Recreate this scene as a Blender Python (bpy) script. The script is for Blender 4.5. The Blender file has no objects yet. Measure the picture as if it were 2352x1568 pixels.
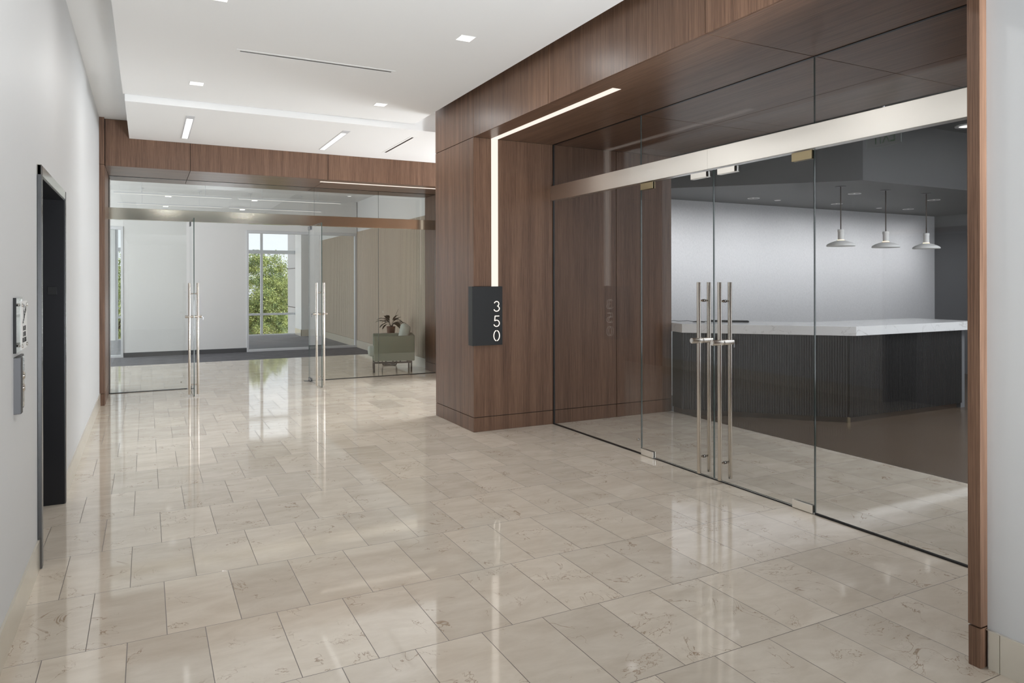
import bpy, bmesh, math, random
from mathutils import Vector, Matrix
random.seed(7)
PI = math.pi
sc = bpy.context.scene
C = sc.collection

# ------------------------------------------------------------------ materials
def nt(name):
    m = bpy.data.materials.new(name); m.use_nodes = True
    t = m.node_tree; b = t.nodes['Principled BSDF']
    return m, t, b
def col(r, g, b):            # sRGB 0-255 -> linear
    f = lambda c: (c/255/12.92) if c/255 <= .04045 else ((c/255+.055)/1.055)**2.4
    return (f(r), f(g), f(b), 1)
def N(t, kind, **k):
    n = t.nodes.new(kind)
    for a, v in k.items(): setattr(n, a, v)
    return n
def L(t, a, b): t.links.new(a, b)
def math_n(t, op, a, b=None):
    n = N(t, 'ShaderNodeMath', operation=op)
    for i, v in enumerate((a, b)):
        if v is None: continue
        if isinstance(v, (int, float)): n.inputs[i].default_value = v
        else: L(t, v, n.inputs[i])
    return n.outputs[0]
def plain(name, c, rough=.5, metal=0, spec=.5, noise=0, nscale=200, bump=0):
    m, t, b = nt(name)
    b.inputs['Base Color'].default_value = c
    b.inputs['Roughness'].default_value = rough
    b.inputs['Metallic'].default_value = metal
    b.inputs['Specular IOR Level'].default_value = spec
    if noise or bump:
        g = N(t, 'ShaderNodeNewGeometry'); n = N(t, 'ShaderNodeTexNoise')
        n.inputs['Scale'].default_value = nscale; n.inputs['Detail'].default_value = 4
        L(t, g.outputs['Position'], n.inputs['Vector'])
        if noise:
            mx = N(t, 'ShaderNodeMix', data_type='RGBA')
            mx.inputs[6].default_value = tuple(x*(1-noise) for x in c[:3])+(1,)
            mx.inputs[7].default_value = tuple(min(1, x*(1+noise)) for x in c[:3])+(1,)
            L(t, n.outputs['Fac'], mx.inputs[0]); L(t, mx.outputs[2], b.inputs['Base Color'])
        if bump:
            bp = N(t, 'ShaderNodeBump'); bp.inputs['Strength'].default_value = bump; bp.inputs['Distance'].default_value = .002
            L(t, n.outputs['Fac'], bp.inputs['Height']); L(t, bp.outputs[0], b.inputs['Normal'])
    return m
def emit(name, c, s):
    m, t, b = nt(name)
    b.inputs['Base Color'].default_value = (.02, .02, .02, 1)
    b.inputs['Emission Color'].default_value = c; b.inputs['Emission Strength'].default_value = s
    return m
def wood(name, grain, c1, c2, rough=.38, spec=.32):
    """veneer: streaks elongated along axis `grain`"""
    m, t, b = nt(name)
    g = N(t, 'ShaderNodeNewGeometry')
    sc_ = [1, 1, 1]
    def streak(fine, lng, detail):
        mp = N(t, 'ShaderNodeMapping'); v = [fine]*3; v['xyz'.index(grain)] = lng
        mp.inputs['Scale'].default_value = v
        L(t, g.outputs['Position'], mp.inputs['Vector'])
        n = N(t, 'ShaderNodeTexNoise'); n.inputs['Scale'].default_value = 1; n.inputs['Detail'].default_value = detail
        n.inputs['Roughness'].default_value = .65
        L(t, mp.outputs[0], n.inputs['Vector']); return n.outputs['Fac']
    f1 = streak(160, 2.2, 3); f2 = streak(14, .35, 2); f3 = streak(420, 9, 2)
    s = math_n(t, 'ADD', math_n(t, 'MULTIPLY', f1, .5), math_n(t, 'ADD', math_n(t, 'MULTIPLY', f2, .28), math_n(t, 'MULTIPLY', f3, .22)))
    r = N(t, 'ShaderNodeValToRGB'); r.color_ramp.elements[0].position = .36; r.color_ramp.elements[1].position = .64
    r.color_ramp.elements[0].color = c1; r.color_ramp.elements[1].color = c2
    L(t, s, r.inputs[0]); L(t, r.outputs[0], b.inputs['Base Color'])
    b.inputs['Roughness'].default_value = rough; b.inputs['Specular IOR Level'].default_value = spec
    bp = N(t, 'ShaderNodeBump'); bp.inputs['Strength'].default_value = .12; bp.inputs['Distance'].default_value = .001
    L(t, f1, bp.inputs['Height']); L(t, bp.outputs[0], b.inputs['Normal'])
    return m
W1, W2 = col(80, 57, 44), col(133, 103, 83)
M = {}
M['wood'] = wood('walnut_vertical', 'z', W1, W2)
M['wood_x'] = wood('walnut_grain_x', 'x', W1, W2, .3)
M['wood_y'] = wood('walnut_grain_y', 'y', W1, W2, .3)
M['dark_gap'] = plain('dark_reveal', col(22, 16, 13), .7)
M['white'] = plain('white_paint', col(231, 231, 230), .55, noise=.01, nscale=3)
M['wall_paint'] = plain('pale_grey_wall_paint', col(206, 207, 207), .5, noise=.01, nscale=3)
M['ceil'] = plain('ceiling_paint', col(238, 238, 237), .7)
M['frame_white'] = plain('white_frame', col(214, 216, 219), .35)
M['charcoal'] = plain('charcoal_paint', col(64, 64, 65), .55)
M['grey_wall'] = plain('grey_paint', col(120, 121, 123), .6)
M['black'] = plain('black_metal', col(24, 25, 26), .45, noise=.08, nscale=300)
M['black_gloss'] = plain('black_rubber', col(14, 14, 15), .35)
M['dark_base'] = plain('dark_vinyl_base', col(74, 74, 76), .45)
M['desk'] = plain('dark_flute', col(40, 39, 38), .42, noise=.08, nscale=60)
M['kick'] = plain('toe_kick', col(70, 58, 48), .3)
M['white_plastic'] = plain('white_plastic', col(232, 232, 230), .35)
M['lampshade'] = plain('matte_lamp_white', col(236, 235, 233), .6)
M['cable'] = plain('brown_cable', col(70, 58, 48), .5)
M['terracotta'] = plain('terracotta', col(120, 92, 78), .75, noise=.1, nscale=60)
M['leaf_dark'] = plain('leaf_dark', col(52, 54, 40), .5, noise=.25, nscale=40)
M['petal'] = plain('petal', col(226, 222, 208), .5)
M['soil'] = plain('soil', col(50, 40, 32), .9)
M['fabric'] = plain('sage_fabric', col(132, 138, 124), .85, noise=.1, nscale=700, bump=.3)
M['fabric_light'] = plain('pale_sage_fabric', col(182, 188, 180), .85, noise=.08, nscale=700, bump=.3)
M['olive_metal'] = plain('dark_olive_metal', col(46, 43, 35), .4)
M['chrome'] = plain('chrome', col(200, 196, 190), .12, 1)
M['panel_dark'] = plain('dark_panel', col(84, 84, 86), .5, .4)
M['brass'] = plain('satin_brass', col(160, 146, 116), .3, 1)
M['bark'] = plain('bark', col(84, 66, 50), .9, noise=.2, nscale=8)
M['ground'] = plain('pale_ground', col(196, 184, 164), .9, noise=.2, nscale=.6)
M['wing'] = plain('grey_facade', col(190, 190, 192), .6)
M['taupe'] = plain('taupe_slat', col(204, 191, 175), .7, noise=.12, nscale=500)
M['taupe_back'] = plain('taupe_backing', col(100, 92, 82), .8)

def steel(name, c, rough, axis):
    m, t, b = nt(name)
    g = N(t, 'ShaderNodeNewGeometry'); mp = N(t, 'ShaderNodeMapping'); v = [900]*3; v['xyz'.index(axis)] = 6
    mp.inputs['Scale'].default_value = v; L(t, g.outputs['Position'], mp.inputs['Vector'])
    n = N(t, 'ShaderNodeTexNoise'); n.inputs['Scale'].default_value = 1; L(t, mp.outputs[0], n.inputs['Vector'])
    b.inputs['Base Color'].default_value = c; b.inputs['Metallic'].default_value = 1
    b.inputs['Roughness'].default_value = rough
    bp = N(t, 'ShaderNodeBump'); bp.inputs['Strength'].default_value = .02; bp.inputs['Distance'].default_value = .0002
    L(t, n.outputs['Fac'], bp.inputs['Height']); L(t, bp.outputs[0], b.inputs['Normal'])
    return m
M['steel_y'] = steel('brushed_steel_y', col(240, 236, 229), .3, 'y')
M['steel_x'] = steel('brushed_steel_x', col(206, 203, 190), .13, 'x')
M['steel_z'] = plain('satin_steel', col(205, 198, 189), .24, 1)
M['steel_dark'] = steel('dark_steel', col(112, 113, 115), .25, 'z')
M['jamb_dark'] = plain('blackened_steel', col(34, 34, 37), .3, .3, noise=.15, nscale=3)

def glass(name, tint, f0=.04):
    m = bpy.data.materials.new(name); m.use_nodes = True; t = m.node_tree
    for n in list(t.nodes): t.nodes.remove(n)
    o = N(t, 'ShaderNodeOutputMaterial'); mix = N(t, 'ShaderNodeMixShader')
    tr = N(t, 'ShaderNodeBsdfTransparent'); gl = N(t, 'ShaderNodeBsdfGlossy')
    tr.inputs[0].default_value = tint; gl.inputs['Roughness'].default_value = 0; gl.inputs[0].default_value = (1, 1, 1, 1)
    lw = N(t, 'ShaderNodeLayerWeight'); lw.inputs['Blend'].default_value = .5
    p = math_n(t, 'POWER', lw.outputs['Facing'], 5)
    f = math_n(t, 'ADD', math_n(t, 'MULTIPLY', p, 1-f0), f0)
    L(t, f, mix.inputs[0]); L(t, tr.outputs[0], mix.inputs[1]); L(t, gl.outputs[0], mix.inputs[2]); L(t, mix.outputs[0], o.inputs[0])
    return m
M['glass'] = glass('clear_glass', (.955, .965, .955, 1))
M['glass_lobby'] = M['glass']; M['glass'] = glass('low_reflection_glass', (.965, .965, .96, 1), .024)
M['acrylic'] = glass('clear_acrylic', (.93, .94, .93, 1))
M['glass_edge'] = plain('glass_edge', col(74, 88, 84), .1, spec=.8)
M['exit_edge'] = emit('exit_edge', col(60, 110, 80), .12)
M['exit_green'] = emit('exit_green', col(30, 90, 45), .15)

def stone(name, floor=True):
    m, t, b = nt(name)
    g = N(t, 'ShaderNodeNewGeometry'); sp = N(t, 'ShaderNodeSeparateXYZ'); L(t, g.outputs['Position'], sp.inputs[0])
    TW, TD, X0, Y0 = .30318, .61203, -.2252, 5.8573
    yy = math_n(t, 'DIVIDE', math_n(t, 'SUBTRACT', Y0, sp.outputs['Y']), TD)      # grows toward the camera
    row = math_n(t, 'FLOOR', yy)
    par = math_n(t, 'MULTIPLY', math_n(t, 'FLOORED_MODULO', row, 2), .5)
    xx = math_n(t, 'ADD', math_n(t, 'DIVIDE', math_n(t, 'SUBTRACT', sp.outputs['X'], X0), TW), math_n(t, 'ADD', par, .5))
    cx = math_n(t, 'FLOOR', xx)
    fx = math_n(t, 'FRACT', xx); fy = math_n(t, 'FRACT', yy)
    ex = math_n(t, 'MULTIPLY', math_n(t, 'SUBTRACT', .5, math_n(t, 'ABSOLUTE', math_n(t, 'SUBTRACT', fx, .5))), TW)
    ey = math_n(t, 'MULTIPLY', math_n(t, 'SUBTRACT', .5, math_n(t, 'ABSOLUTE', math_n(t, 'SUBTRACT', fy, .5))), TD)
    e = math_n(t, 'MINIMUM', ex, ey) if floor else ex
    gr = math_n(t, 'LESS_THAN', e, .0016)
    cmb = N(t, 'ShaderNodeCombineXYZ'); L(t, cx, cmb.inputs[0])
    if floor: L(t, row, cmb.inputs[1])
    wn = N(t, 'ShaderNodeTexWhiteNoise', noise_dimensions='3D'); L(t, cmb.outputs[0], wn.inputs['Vector'])
    # tile-local coordinates shifted per tile so the veins break at the joints
    sh = N(t, 'ShaderNodeVectorMath', operation='SCALE'); L(t, wn.outputs['Color'], sh.inputs[0]); sh.inputs['Scale'].default_value = 13
    ad = N(t, 'ShaderNodeVectorMath', operation='ADD'); L(t, g.outputs['Position'], ad.inputs[0]); L(t, sh.outputs[0], ad.inputs[1])
    mp = N(t, 'ShaderNodeMapping'); mp.inputs['Scale'].default_value = (1, 2.4, 1); mp.inputs['Rotation'].default_value = (0, 0, .5); L(t, ad.outputs[0], mp.inputs['Vector'])
    cl = N(t, 'ShaderNodeTexNoise'); cl.inputs['Scale'].default_value = 3.2; cl.inputs['Detail'].default_value = 7; cl.inputs['Roughness'].default_value = .62; cl.inputs['Distortion'].default_value = .4
    L(t, mp.outputs[0], cl.inputs['Vector'])
    r = N(t, 'ShaderNodeValToRGB'); L(t, cl.outputs['Fac'], r.inputs[0])
    r.color_ramp.elements[0].position = .3; r.color_ramp.elements[0].color = col(213, 201, 184)
    r.color_ramp.elements[1].position = .7; r.color_ramp.elements[1].color = col(232, 222, 207)
    # per-tile shade
    hv = N(t, 'ShaderNodeHueSaturation'); L(t, r.outputs[0], hv.inputs['Color'])
    ps = N(t, 'ShaderNodeMapRange'); L(t, wn.outputs['Value'], ps.inputs[0]); ps.inputs[3].default_value = .9; ps.inputs[4].default_value = 1.06
    L(t, ps.outputs[0], hv.inputs['Value'])
    # veins
    def vein(scale, dist, width, lo):
        n = N(t, 'ShaderNodeTexNoise'); n.inputs['Scale'].default_value = scale; n.inputs['Detail'].default_value = 5; n.inputs['Roughness'].default_value = .6; n.inputs['Distortion'].default_value = dist
        L(t, ad.outputs[0], n.inputs['Vector'])
        a = math_n(t, 'ABSOLUTE', math_n(t, 'SUBTRACT', n.outputs['Fac'], .5))
        k = N(t, 'ShaderNodeMapRange'); L(t, a, k.inputs[0]); k.inputs[1].default_value = 0; k.inputs[2].default_value = width; k.inputs[3].default_value = 1; k.inputs[4].default_value = 0
        n2 = N(t, 'ShaderNodeTexNoise'); n2.inputs['Scale'].default_value = 4.5; n2.inputs['Detail'].default_value = 2; L(t, ad.outputs[0], n2.inputs['Vector'])
        k2 = N(t, 'ShaderNodeMapRange'); L(t, n2.outputs['Fac'], k2.inputs[0]); k2.inputs[1].default_value = lo; k2.inputs[2].default_value = lo+.09
        return math_n(t, 'MULTIPLY', k.outputs[0], k2.outputs[0])
    v = math_n(t, 'MULTIPLY', vein(3.2, .9, .0075, .5), .75)
    v2 = math_n(t, 'MULTIPLY', vein(7, .7, .009, .60), .35)
    vv = math_n(t, 'MINIMUM', math_n(t, 'ADD', v, v2), 1)
    m1 = N(t, 'ShaderNodeMix', data_type='RGBA'); L(t, vv, m1.inputs[0]); L(t, hv.outputs[0], m1.inputs[6]); m1.inputs[7].default_value = col(150, 122, 95)
    m2 = N(t, 'ShaderNodeMix', data_type='RGBA'); L(t, gr, m2.inputs[0]); L(t, m1.outputs[2], m2.inputs[6]); m2.inputs[7].default_value = col(108, 99, 92)
    L(t, m2.outputs[2], b.inputs['Base Color'])
    rr = N(t, 'ShaderNodeMapRange'); L(t, cl.outputs['Fac'], rr.inputs[0]); rr.inputs[3].default_value = .03; rr.inputs[4].default_value = .07
    L(t, math_n(t, 'ADD', rr.outputs[0], math_n(t, 'MULTIPLY', gr, .4)), b.inputs['Roughness'])
    b.inputs['Specular IOR Level'].default_value = 1.0
    bp = N(t, 'ShaderNodeBump', invert=True); bp.inputs['Strength'].default_value = .3; bp.inputs['Distance'].default_value = .001
    L(t, gr, bp.inputs['Height']); L(t, bp.outputs[0], b.inputs['Normal'])
    return m
M['stone'] = stone('cream_limestone_tiles')
M['stone_base'] = stone('cream_limestone_base', False)
M['stone_base_y'] = plain('cream_limestone_side', col(205, 198, 184), .15, noise=.06, nscale=5)

def carpet(name, ca, cb, rough=.95, streak=(3, 40, 1), spec=.2):
    m, t, b = nt(name)
    g = N(t, 'ShaderNodeNewGeometry'); mp = N(t, 'ShaderNodeMapping'); mp.inputs['Scale'].default_value = streak
    L(t, g.outputs['Position'], mp.inputs['Vector'])
    n = N(t, 'ShaderNodeTexNoise'); n.inputs['Scale'].default_value = 1; n.inputs['Detail'].default_value = 6; n.inputs['Roughness'].default_value = .7
    L(t, mp.outputs[0], n.inputs['Vector'])
    r = N(t, 'ShaderNodeValToRGB'); r.color_ramp.elements[0].position = .35; r.color_ramp.elements[1].position = .65
    r.color_ramp.elements[0].color = ca; r.color_ramp.elements[1].color = cb
    L(t, n.outputs['Fac'], r.inputs[0]); L(t, r.outputs[0], b.inputs['Base Color'])
    b.inputs['Roughness'].default_value = rough; b.inputs['Specular IOR Level'].default_value = spec
    return m
M['carpet'] = carpet('grey_carpet', col(84, 84, 88), col(134, 134, 138))
M['carpet_lit'] = carpet('lit_grey_carpet', col(128, 128, 132), col(160, 160, 164), streak=(1.2, 14, 1))  # lighter copy of the grey carpet, the room's light put into its colour
M['brown_floor'] = carpet('brown_resilient_floor', col(86, 73, 61), col(106, 91, 78), .22, (60, 3, 1), .4)

def wallpaper(name):
    m, t, b = nt(name)
    g = N(t, 'ShaderNodeNewGeometry')
    fac = None
    for i, (rot, s) in enumerate(((0, (150, 150, 40)), (.9, (120, 120, 40)), (-.9, (120, 120, 40)))):
        mp = N(t, 'ShaderNodeMapping'); mp.inputs['Rotation'].default_value = (0, rot, 0); mp.inputs['Scale'].default_value = s
        L(t, g.outputs['Position'], mp.inputs['Vector'])
        n = N(t, 'ShaderNodeTexNoise'); n.inputs['Scale'].default_value = 1; n.inputs['Detail'].default_value = 2; L(t, mp.outputs[0], n.inputs['Vector'])
        fac = n.outputs['Fac'] if fac is None else math_n(t, 'ADD', fac, n.outputs['Fac'])
    fac = math_n(t, 'DIVIDE', fac, 3)
    r = N(t, 'ShaderNodeValToRGB'); r.color_ramp.elements[0].position = .38; r.color_ramp.elements[1].position = .6
    r.color_ramp.elements[0].color = col(207, 208, 210); r.color_ramp.elements[1].color = col(222, 222, 224)
    L(t, fac, r.inputs[0]); L(t, r.outputs[0], b.inputs['Base Color']); b.inputs['Roughness'].default_value = .55
    return m
M['wallpaper'] = wallpaper('textured_wallcovering')
def marble(name):
    m, t, b = nt(name)
    g = N(t, 'ShaderNodeNewGeometry'); n = N(t, 'ShaderNodeTexNoise'); n.inputs['Scale'].default_value = 2.2; n.inputs['Detail'].default_value = 8; n.inputs['Distortion'].default_value = 1.2
    L(t, g.outputs['Position'], n.inputs['Vector'])
    a = math_n(t, 'ABSOLUTE', math_n(t, 'SUBTRACT', n.outputs['Fac'], .5))
    r = N(t, 'ShaderNodeValToRGB'); r.color_ramp.elements[0].position = 0; r.color_ramp.elements[1].position = .006
    r.color_ramp.elements[0].color = col(214, 212, 210); r.color_ramp.elements[1].color = col(243, 243, 243)
    L(t, a, r.inputs[0]); L(t, r.outputs[0], b.inputs['Base Color']); b.inputs['Roughness'].default_value = .2
    return m
M['marble'] = marble('white_marble')
def foliage(name, a, b_):
    m, t, b = nt(name)
    oi = N(t, 'ShaderNodeNewGeometry')
    n = N(t, 'ShaderNodeTexNoise'); n.inputs['Scale'].default_value = 3.0; n.inputs['Detail'].default_value = 7; L(t, oi.outputs['Position'], n.inputs['Vector'])
    r = N(t, 'ShaderNodeValToRGB'); r.color_ramp.elements[0].position = .38; r.color_ramp.elements[1].position = .62
    r.color_ramp.elements[0].color = a; r.color_ramp.elements[1].color = b_
    L(t, n.outputs['Fac'], r.inputs[0]); L(t, r.outputs[0], b.inputs['Base Color']); b.inputs['Roughness'].default_value = .55
    b.inputs['Transmission Weight'].default_value = 0
    return m
M['foliage'] = foliage('tree_leaves', col(88, 114, 70), col(184, 194, 122))
M['foliage_b'] = foliage('palm_leaves', col(104, 122, 90), col(178, 186, 150))

M['led'] = emit('led_warm', (.956, .84, .745, 1), 1.0)
M['led_face'] = emit('downlight_lens', (1, .985, .95, 1), 1.3)
M['lens_room'] = emit('pendant_lens', (1, .96, .9, 1), .8)
M['digit'] = emit('sign_digit', (1, .9, .78, 1), 1.3)
M['bulb'] = emit('warm_bulb', (1, .72, .42, 1), 3)

# ------------------------------------------------------------------ geometry helpers
class B:
    def __init__(s): s.bm = bmesh.new(); s.mats = []
    def mi(s, m):
        if m is None: return 0
        if m not in s.mats: s.mats.append(m)
        return s.mats.index(m)
    def box(s, x0, x1, y0, y1, z0, z1, m=None, rot=None):
        vs = [s.bm.verts.new((x, y, z)) for x in (x0, x1) for y in (y0, y1) for z in (z0, z1)]
        if rot:
            for v in vs: v.co = rot @ v.co
        k = s.mi(m)
        for f in ((0, 1, 3, 2), (4, 6, 7, 5), (0, 4, 5, 1), (2, 3, 7, 6), (0, 2, 6, 4), (1, 5, 7, 3)):
            fc = s.bm.faces.new([vs[i] for i in f]); fc.material_index = k
        return s
    def prism(s, pts, z0, z1, m=None):
        a = [s.bm.verts.new((x, y, z0)) for x, y in pts]; b = [s.bm.verts.new((x, y, z1)) for x, y in pts]
        k = s.mi(m); n = len(pts)
        fs = [s.bm.faces.new(a), s.bm.faces.new(b[::-1])]
        for i in range(n): fs.append(s.bm.faces.new([a[i], b[i], b[(i+1) % n], a[(i+1) % n]]))
        for f in fs: f.material_index = k
        return s
    def tube(s, p, q, r, m=None, r2=None, seg=20, cap=True):
        p, q = Vector(p), Vector(q); d = (q-p).normalized()
        u = d.orthogonal().normalized(); w = d.cross(u); r2 = r if r2 is None else r2
        A = [s.bm.verts.new(p+(u*math.cos(a)+w*math.sin(a))*r) for a in [2*PI*i/seg for i in range(seg)]]
        Bv = [s.bm.verts.new(q+(u*math.cos(a)+w*math.sin(a))*r2) for a in [2*PI*i/seg for i in range(seg)]]
        k = s.mi(m)
        for i in range(seg):
            f = s.bm.faces.new([A[i], A[(i+1) % seg], Bv[(i+1) % seg], Bv[i]]); f.smooth = True; f.material_index = k
        if cap:
            for f in (s.bm.faces.new(A[::-1]), s.bm.faces.new(Bv)): f.material_index = k
        return s
    def path(s, pts, r, m=None, seg=10, radii=None):
        pts = [Vector(p) for p in pts]; rings = []; k = s.mi(m); u = None
        for i, p in enumerate(pts):
            d = (pts[min(i+1, len(pts)-1)]-pts[max(i-1, 0)]).normalized()
            u = (d.orthogonal() if u is None else (u-d*u.dot(d))).normalized(); w = d.cross(u)
            rr = radii[i] if radii else r
            rings.append([s.bm.verts.new(p+(u*math.cos(a)+w*math.sin(a))*rr) for a in [2*PI*j/seg for j in range(seg)]])
        for a, b in zip(rings, rings[1:]):
            for j in range(seg):
                f = s.bm.faces.new([a[j], a[(j+1) % seg], b[(j+1) % seg], b[j]]); f.smooth = True; f.material_index = k
        s.bm.faces.new(rings[0][::-1]).material_index = k; s.bm.faces.new(rings[-1]).material_index = k
        return s
    def lathe(s, prof, c=(0, 0, 0), m=None, seg=48):
        k = s.mi(m); rings = []
        for r, z in prof:
            if r < 1e-6: rings.append([s.bm.verts.new((c[0], c[1], c[2]+z))])
            else: rings.append([s.bm.verts.new((c[0]+r*math.cos(2*PI*i/seg), c[1]+r*math.sin(2*PI*i/seg), c[2]+z)) for i in range(seg)])
        for a, b in zip(rings, rings[1:]):
            for i in range(seg):
                j = (i+1) % seg
                if len(a) == 1 and len(b) == 1: continue
                vs = [a[0], b[j], b[i]] if len(a) == 1 else ([a[i], a[j], b[0]] if len(b) == 1 else [a[i], a[j], b[j], b[i]])
                f = s.bm.faces.new(vs); f.smooth = True; f.material_index = k
        return s
    def quad(s, pts, m=None):
        f = s.bm.faces.new([s.bm.verts.new(p) for p in pts]); f.material_index = s.mi(m); return s
    def make(s, name, mat, parent=None, bevel=0, recalc=True, seg=2):
        if recalc: bmesh.ops.recalc_face_normals(s.bm, faces=s.bm.faces)
        me = bpy.data.meshes.new(name); 
        # shift origin to the centre of the base for top-level meshes
        s.bm.to_mesh(me); s.bm.free()
        ml = s.mats if s.mats else [None]
        for q in ml: me.materials.append(M[q] if q else M[mat])
        o = bpy.data.objects.new(name, me); C.objects.link(o)
        if parent: me.transform(Matrix.Translation(-parent.location)); o.parent = parent
        if bevel:
            md = o.modifiers.new('bevel', 'BEVEL'); md.width = bevel; md.segments = seg; md.limit_method = 'ANGLE'
        return o
def base_origin(o):
    """move a mesh object's origin to the middle of its base without moving it"""
    vs = [v.co for v in o.data.vertices]
    c = Vector(((min(v.x for v in vs)+max(v.x for v in vs))/2, (min(v.y for v in vs)+max(v.y for v in vs))/2, min(v.z for v in vs)))
    o.data.transform(Matrix.Translation(-c)); o.location = c
def struct(o, label=None):
    o['kind'] = 'structure'
    if label: o['label'] = label
    return o
def thing(name, label, cat, loc=(0, 0, 0), rz=0, group=None):
    o = bpy.data.objects.new(name, None); o.empty_display_size = .1; C.objects.link(o)
    o.location = loc; o.rotation_euler = (0, 0, rz); o['label'] = label; o['category'] = cat
    if group: o['group'] = group
    return o
def root(name, loc, label=None, kind='structure'):
    o = bpy.data.objects.new(name, None); o.empty_display_size = .1; C.objects.link(o); o.location = loc
    o['kind'] = kind
    if label: o['label'] = label
    return o
def tag(o, label, cat, group=None):
    base_origin(o); o['label'] = label; o['category'] = cat
    if group: o['group'] = group
    return o
def relabel(o, label): o['label'] = label; return o
def dup(r, loc, label, group=None):
    c0 = r.copy(); C.objects.link(c0); c0.location = loc; c0['label'] = label
    for ch in list(r.children):
        c = ch.copy(); C.objects.link(c); c.parent = c0
        for g in ch.children:
            d = g.copy(); C.objects.link(d); d.parent = c
    return c0

# ------------------------------------------------------------------ key planes (metres, camera at the origin, y runs down the corridor)
XW = -.515          # left wall
XP = 2.94           # face of the right portal
XG = 3.877          # right glass
YB = 11.16          # back glass
YF = 10.20          # face of the back portal
ZS = 2.985          # portal soffits
ZU = 3.57           # upper ceiling
Y6 = 6.55
XR = 5.485          # end of the wood side wall in the reception
XJL, XJR = -.46, 4.307   # back portal jambs
YE = -3.6           # near end of the corridor

# ------------------------------------------------------------------ floors
b = B(); b.prism([(-.515, YE), (2.95, YE), (2.95, 1.6), (5.47, 1.6), (5.47, 6.56), (2.96, 6.56), (2.96, 7.59), (7, 7.59), (7, 10.22), (4.32, 10.22), (4.32, 11.6), (4.4, 11.6), (4.4, 14.75), (-3, 14.75), (-3, 11.6), (-.47, 11.6), (-.47, 10.2), (-.515, 10.2), (-.515, 5.81), (-.82, 5.81), (-.82, 4.5), (-.515, 4.5)], -.05, 0)
struct(b.make('floor', 'stone'), 'polished cream stone tile floor in running bond')
b = B().prism([(5.47, 1.2), (12.0, 1.2), (12.0, 7.5), (5.47, 7.5)], -.05, 0)
struct(b.make('floor.001', 'brown_floor'), 'brown floor around the reception desk')
struct(B().box(5.466, 5.476, 1.65, 6.56, 0, .0015).make('trim_1', 'steel_y'), 'thin metal strip between stone and brown floor')
struct(B().box(-3, 4.4, 14.75, 16.5, -.05, 0).make('floor.002', 'carpet'), 'dark grey carpet strip')
struct(B().box(-5, 4.4, 16.5, 21.4, -.05, 0).make('floor.003', 'carpet_lit'), 'grey carpet in the room behind, coloured paler as lit')

# ------------------------------------------------------------------ left wall, elevator
EY0, EY1, EZ = 4.50, 5.81, 2.15
b = B(); b.box(XW-.25, XW, YE, EY0, 0, ZU+.05); b.box(XW-.25, XW, EY1, YF+.0, 0, ZU+.05); b.box(XW-.25, XW, EY0, EY1, EZ, ZU+.05)
struct(b.make('wall_left', 'wall_paint'), 'white wall with the elevator')
b = B(); b.box(XW, -.505, YE, EY0, 0, .155); b.box(XW, -.505, EY1, 10.115, 0, .155)
b.box(XW, -.508, YE, EY0, .155, .158, 'frame_white') if 0 else None
struct(b.make('baseboard_left', 'stone_base_y'), 'cream stone base along the left wall')
el = root('door_1', (XW, (EY0+EY1)/2, 0), 'elevator entrance with a steel frame and black reveal')
f = B(); fx = -.494
f.box(XW, fx, EY0, EY0+.05, 0, EZ); f.box(XW, fx, EY1-.05, EY1, 0, EZ)
f.make('frame', 'steel_dark', el, .003)
f = B().box(XW, fx-.001, EY0, EY1, EZ-.055, EZ+.001).make('frame', 'steel_x', el, .002)
f = B(); f.box(-.82, fx-.008, EY0+.049, EY0+.055, 0, EZ-.055); f.box(-.82, fx-.008, EY1-.056, EY1-.048, 0, EZ-.055); f.box(-.82, fx-.008, EY0+.05, EY1-.05, EZ-.062, EZ-.054)
f.make('reveal', 'jamb_dark', el)
for y0, y1 in ((EY0+.05, (EY0+EY1)/2-.002), ((EY0+EY1)/2+.002, EY1-.05)):
    B().box(-.84, -.82, y0, y1, 0, EZ).make('door_panel', 'steel_dark', el)
p = B().box(-.60, -.545, EY1-.062, EY1-.055, 1.44, 1.495).make('floor_plate', 'black_gloss', el, .001)
struct(B().box(-.90, -.84, EY0-.1, EY1+.1, -.05, EZ+.1).make('wall_elevator', 'charcoal'))

# fire sign on standoffs
t = thing('fire_instruction_sign', 'clear acrylic fire instruction sign on standoffs beside the elevator', 'sign', (XW, 3.83, 1.21))
B().box(-.515, -.503, 3.732, 3.7365, 1.212, 1.455).make('edge_strip', 'black_gloss', t)
B().box(-.5148, -.506, 3.737, 3.93, 1.212, 1.455).make('clear_plate', 'acrylic', t)
fp = B().box(-.4865, -.484, 3.722, 3.895, 1.228, 1.440).make('face_plate', 'white_plastic', t, .001)
for y in (3.742, 3.875):
    for z in (1.245, 1.423):
        s_ = B(); s_.tube((-.505, y, z), (-.482, y, z), .005); s_.tube((-.484, y, z), (-.478, y, z), .008); s_.make('standoff', 'chrome', t)
def text_mesh(name, txt, size, mat, parent, mw, extrude=.0005, width=None):
    cu = bpy.data.curves.new(name, 'FONT'); cu.body = txt; cu.size = size; cu.extrude = extrude; cu.align_x = 'CENTER'; cu.align_y = 'CENTER'
    o = bpy.data.objects.new(name, cu); C.objects.link(o)
    dg = bpy.context.evaluated_depsgraph_get(); dg.update()
    me = bpy.data.meshes.new_from_object(o.evaluated_get(dg)); me.name = name
    bpy.data.objects.remove(o); bpy.data.curves.remove(cu)
    if width:
        xs = [v.co.x for v in me.vertices]; k = width/(max(xs)-min(xs)); me.transform(Matrix.Diagonal((k, 1, 1, 1)))
    me.transform(mw); me.materials.clear(); me.materials.append(M[mat])
    me.transform(Matrix.Translation(-parent.location)); o = bpy.data.objects.new(name, me); C.objects.link(o); o.parent = parent
    return o
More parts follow.
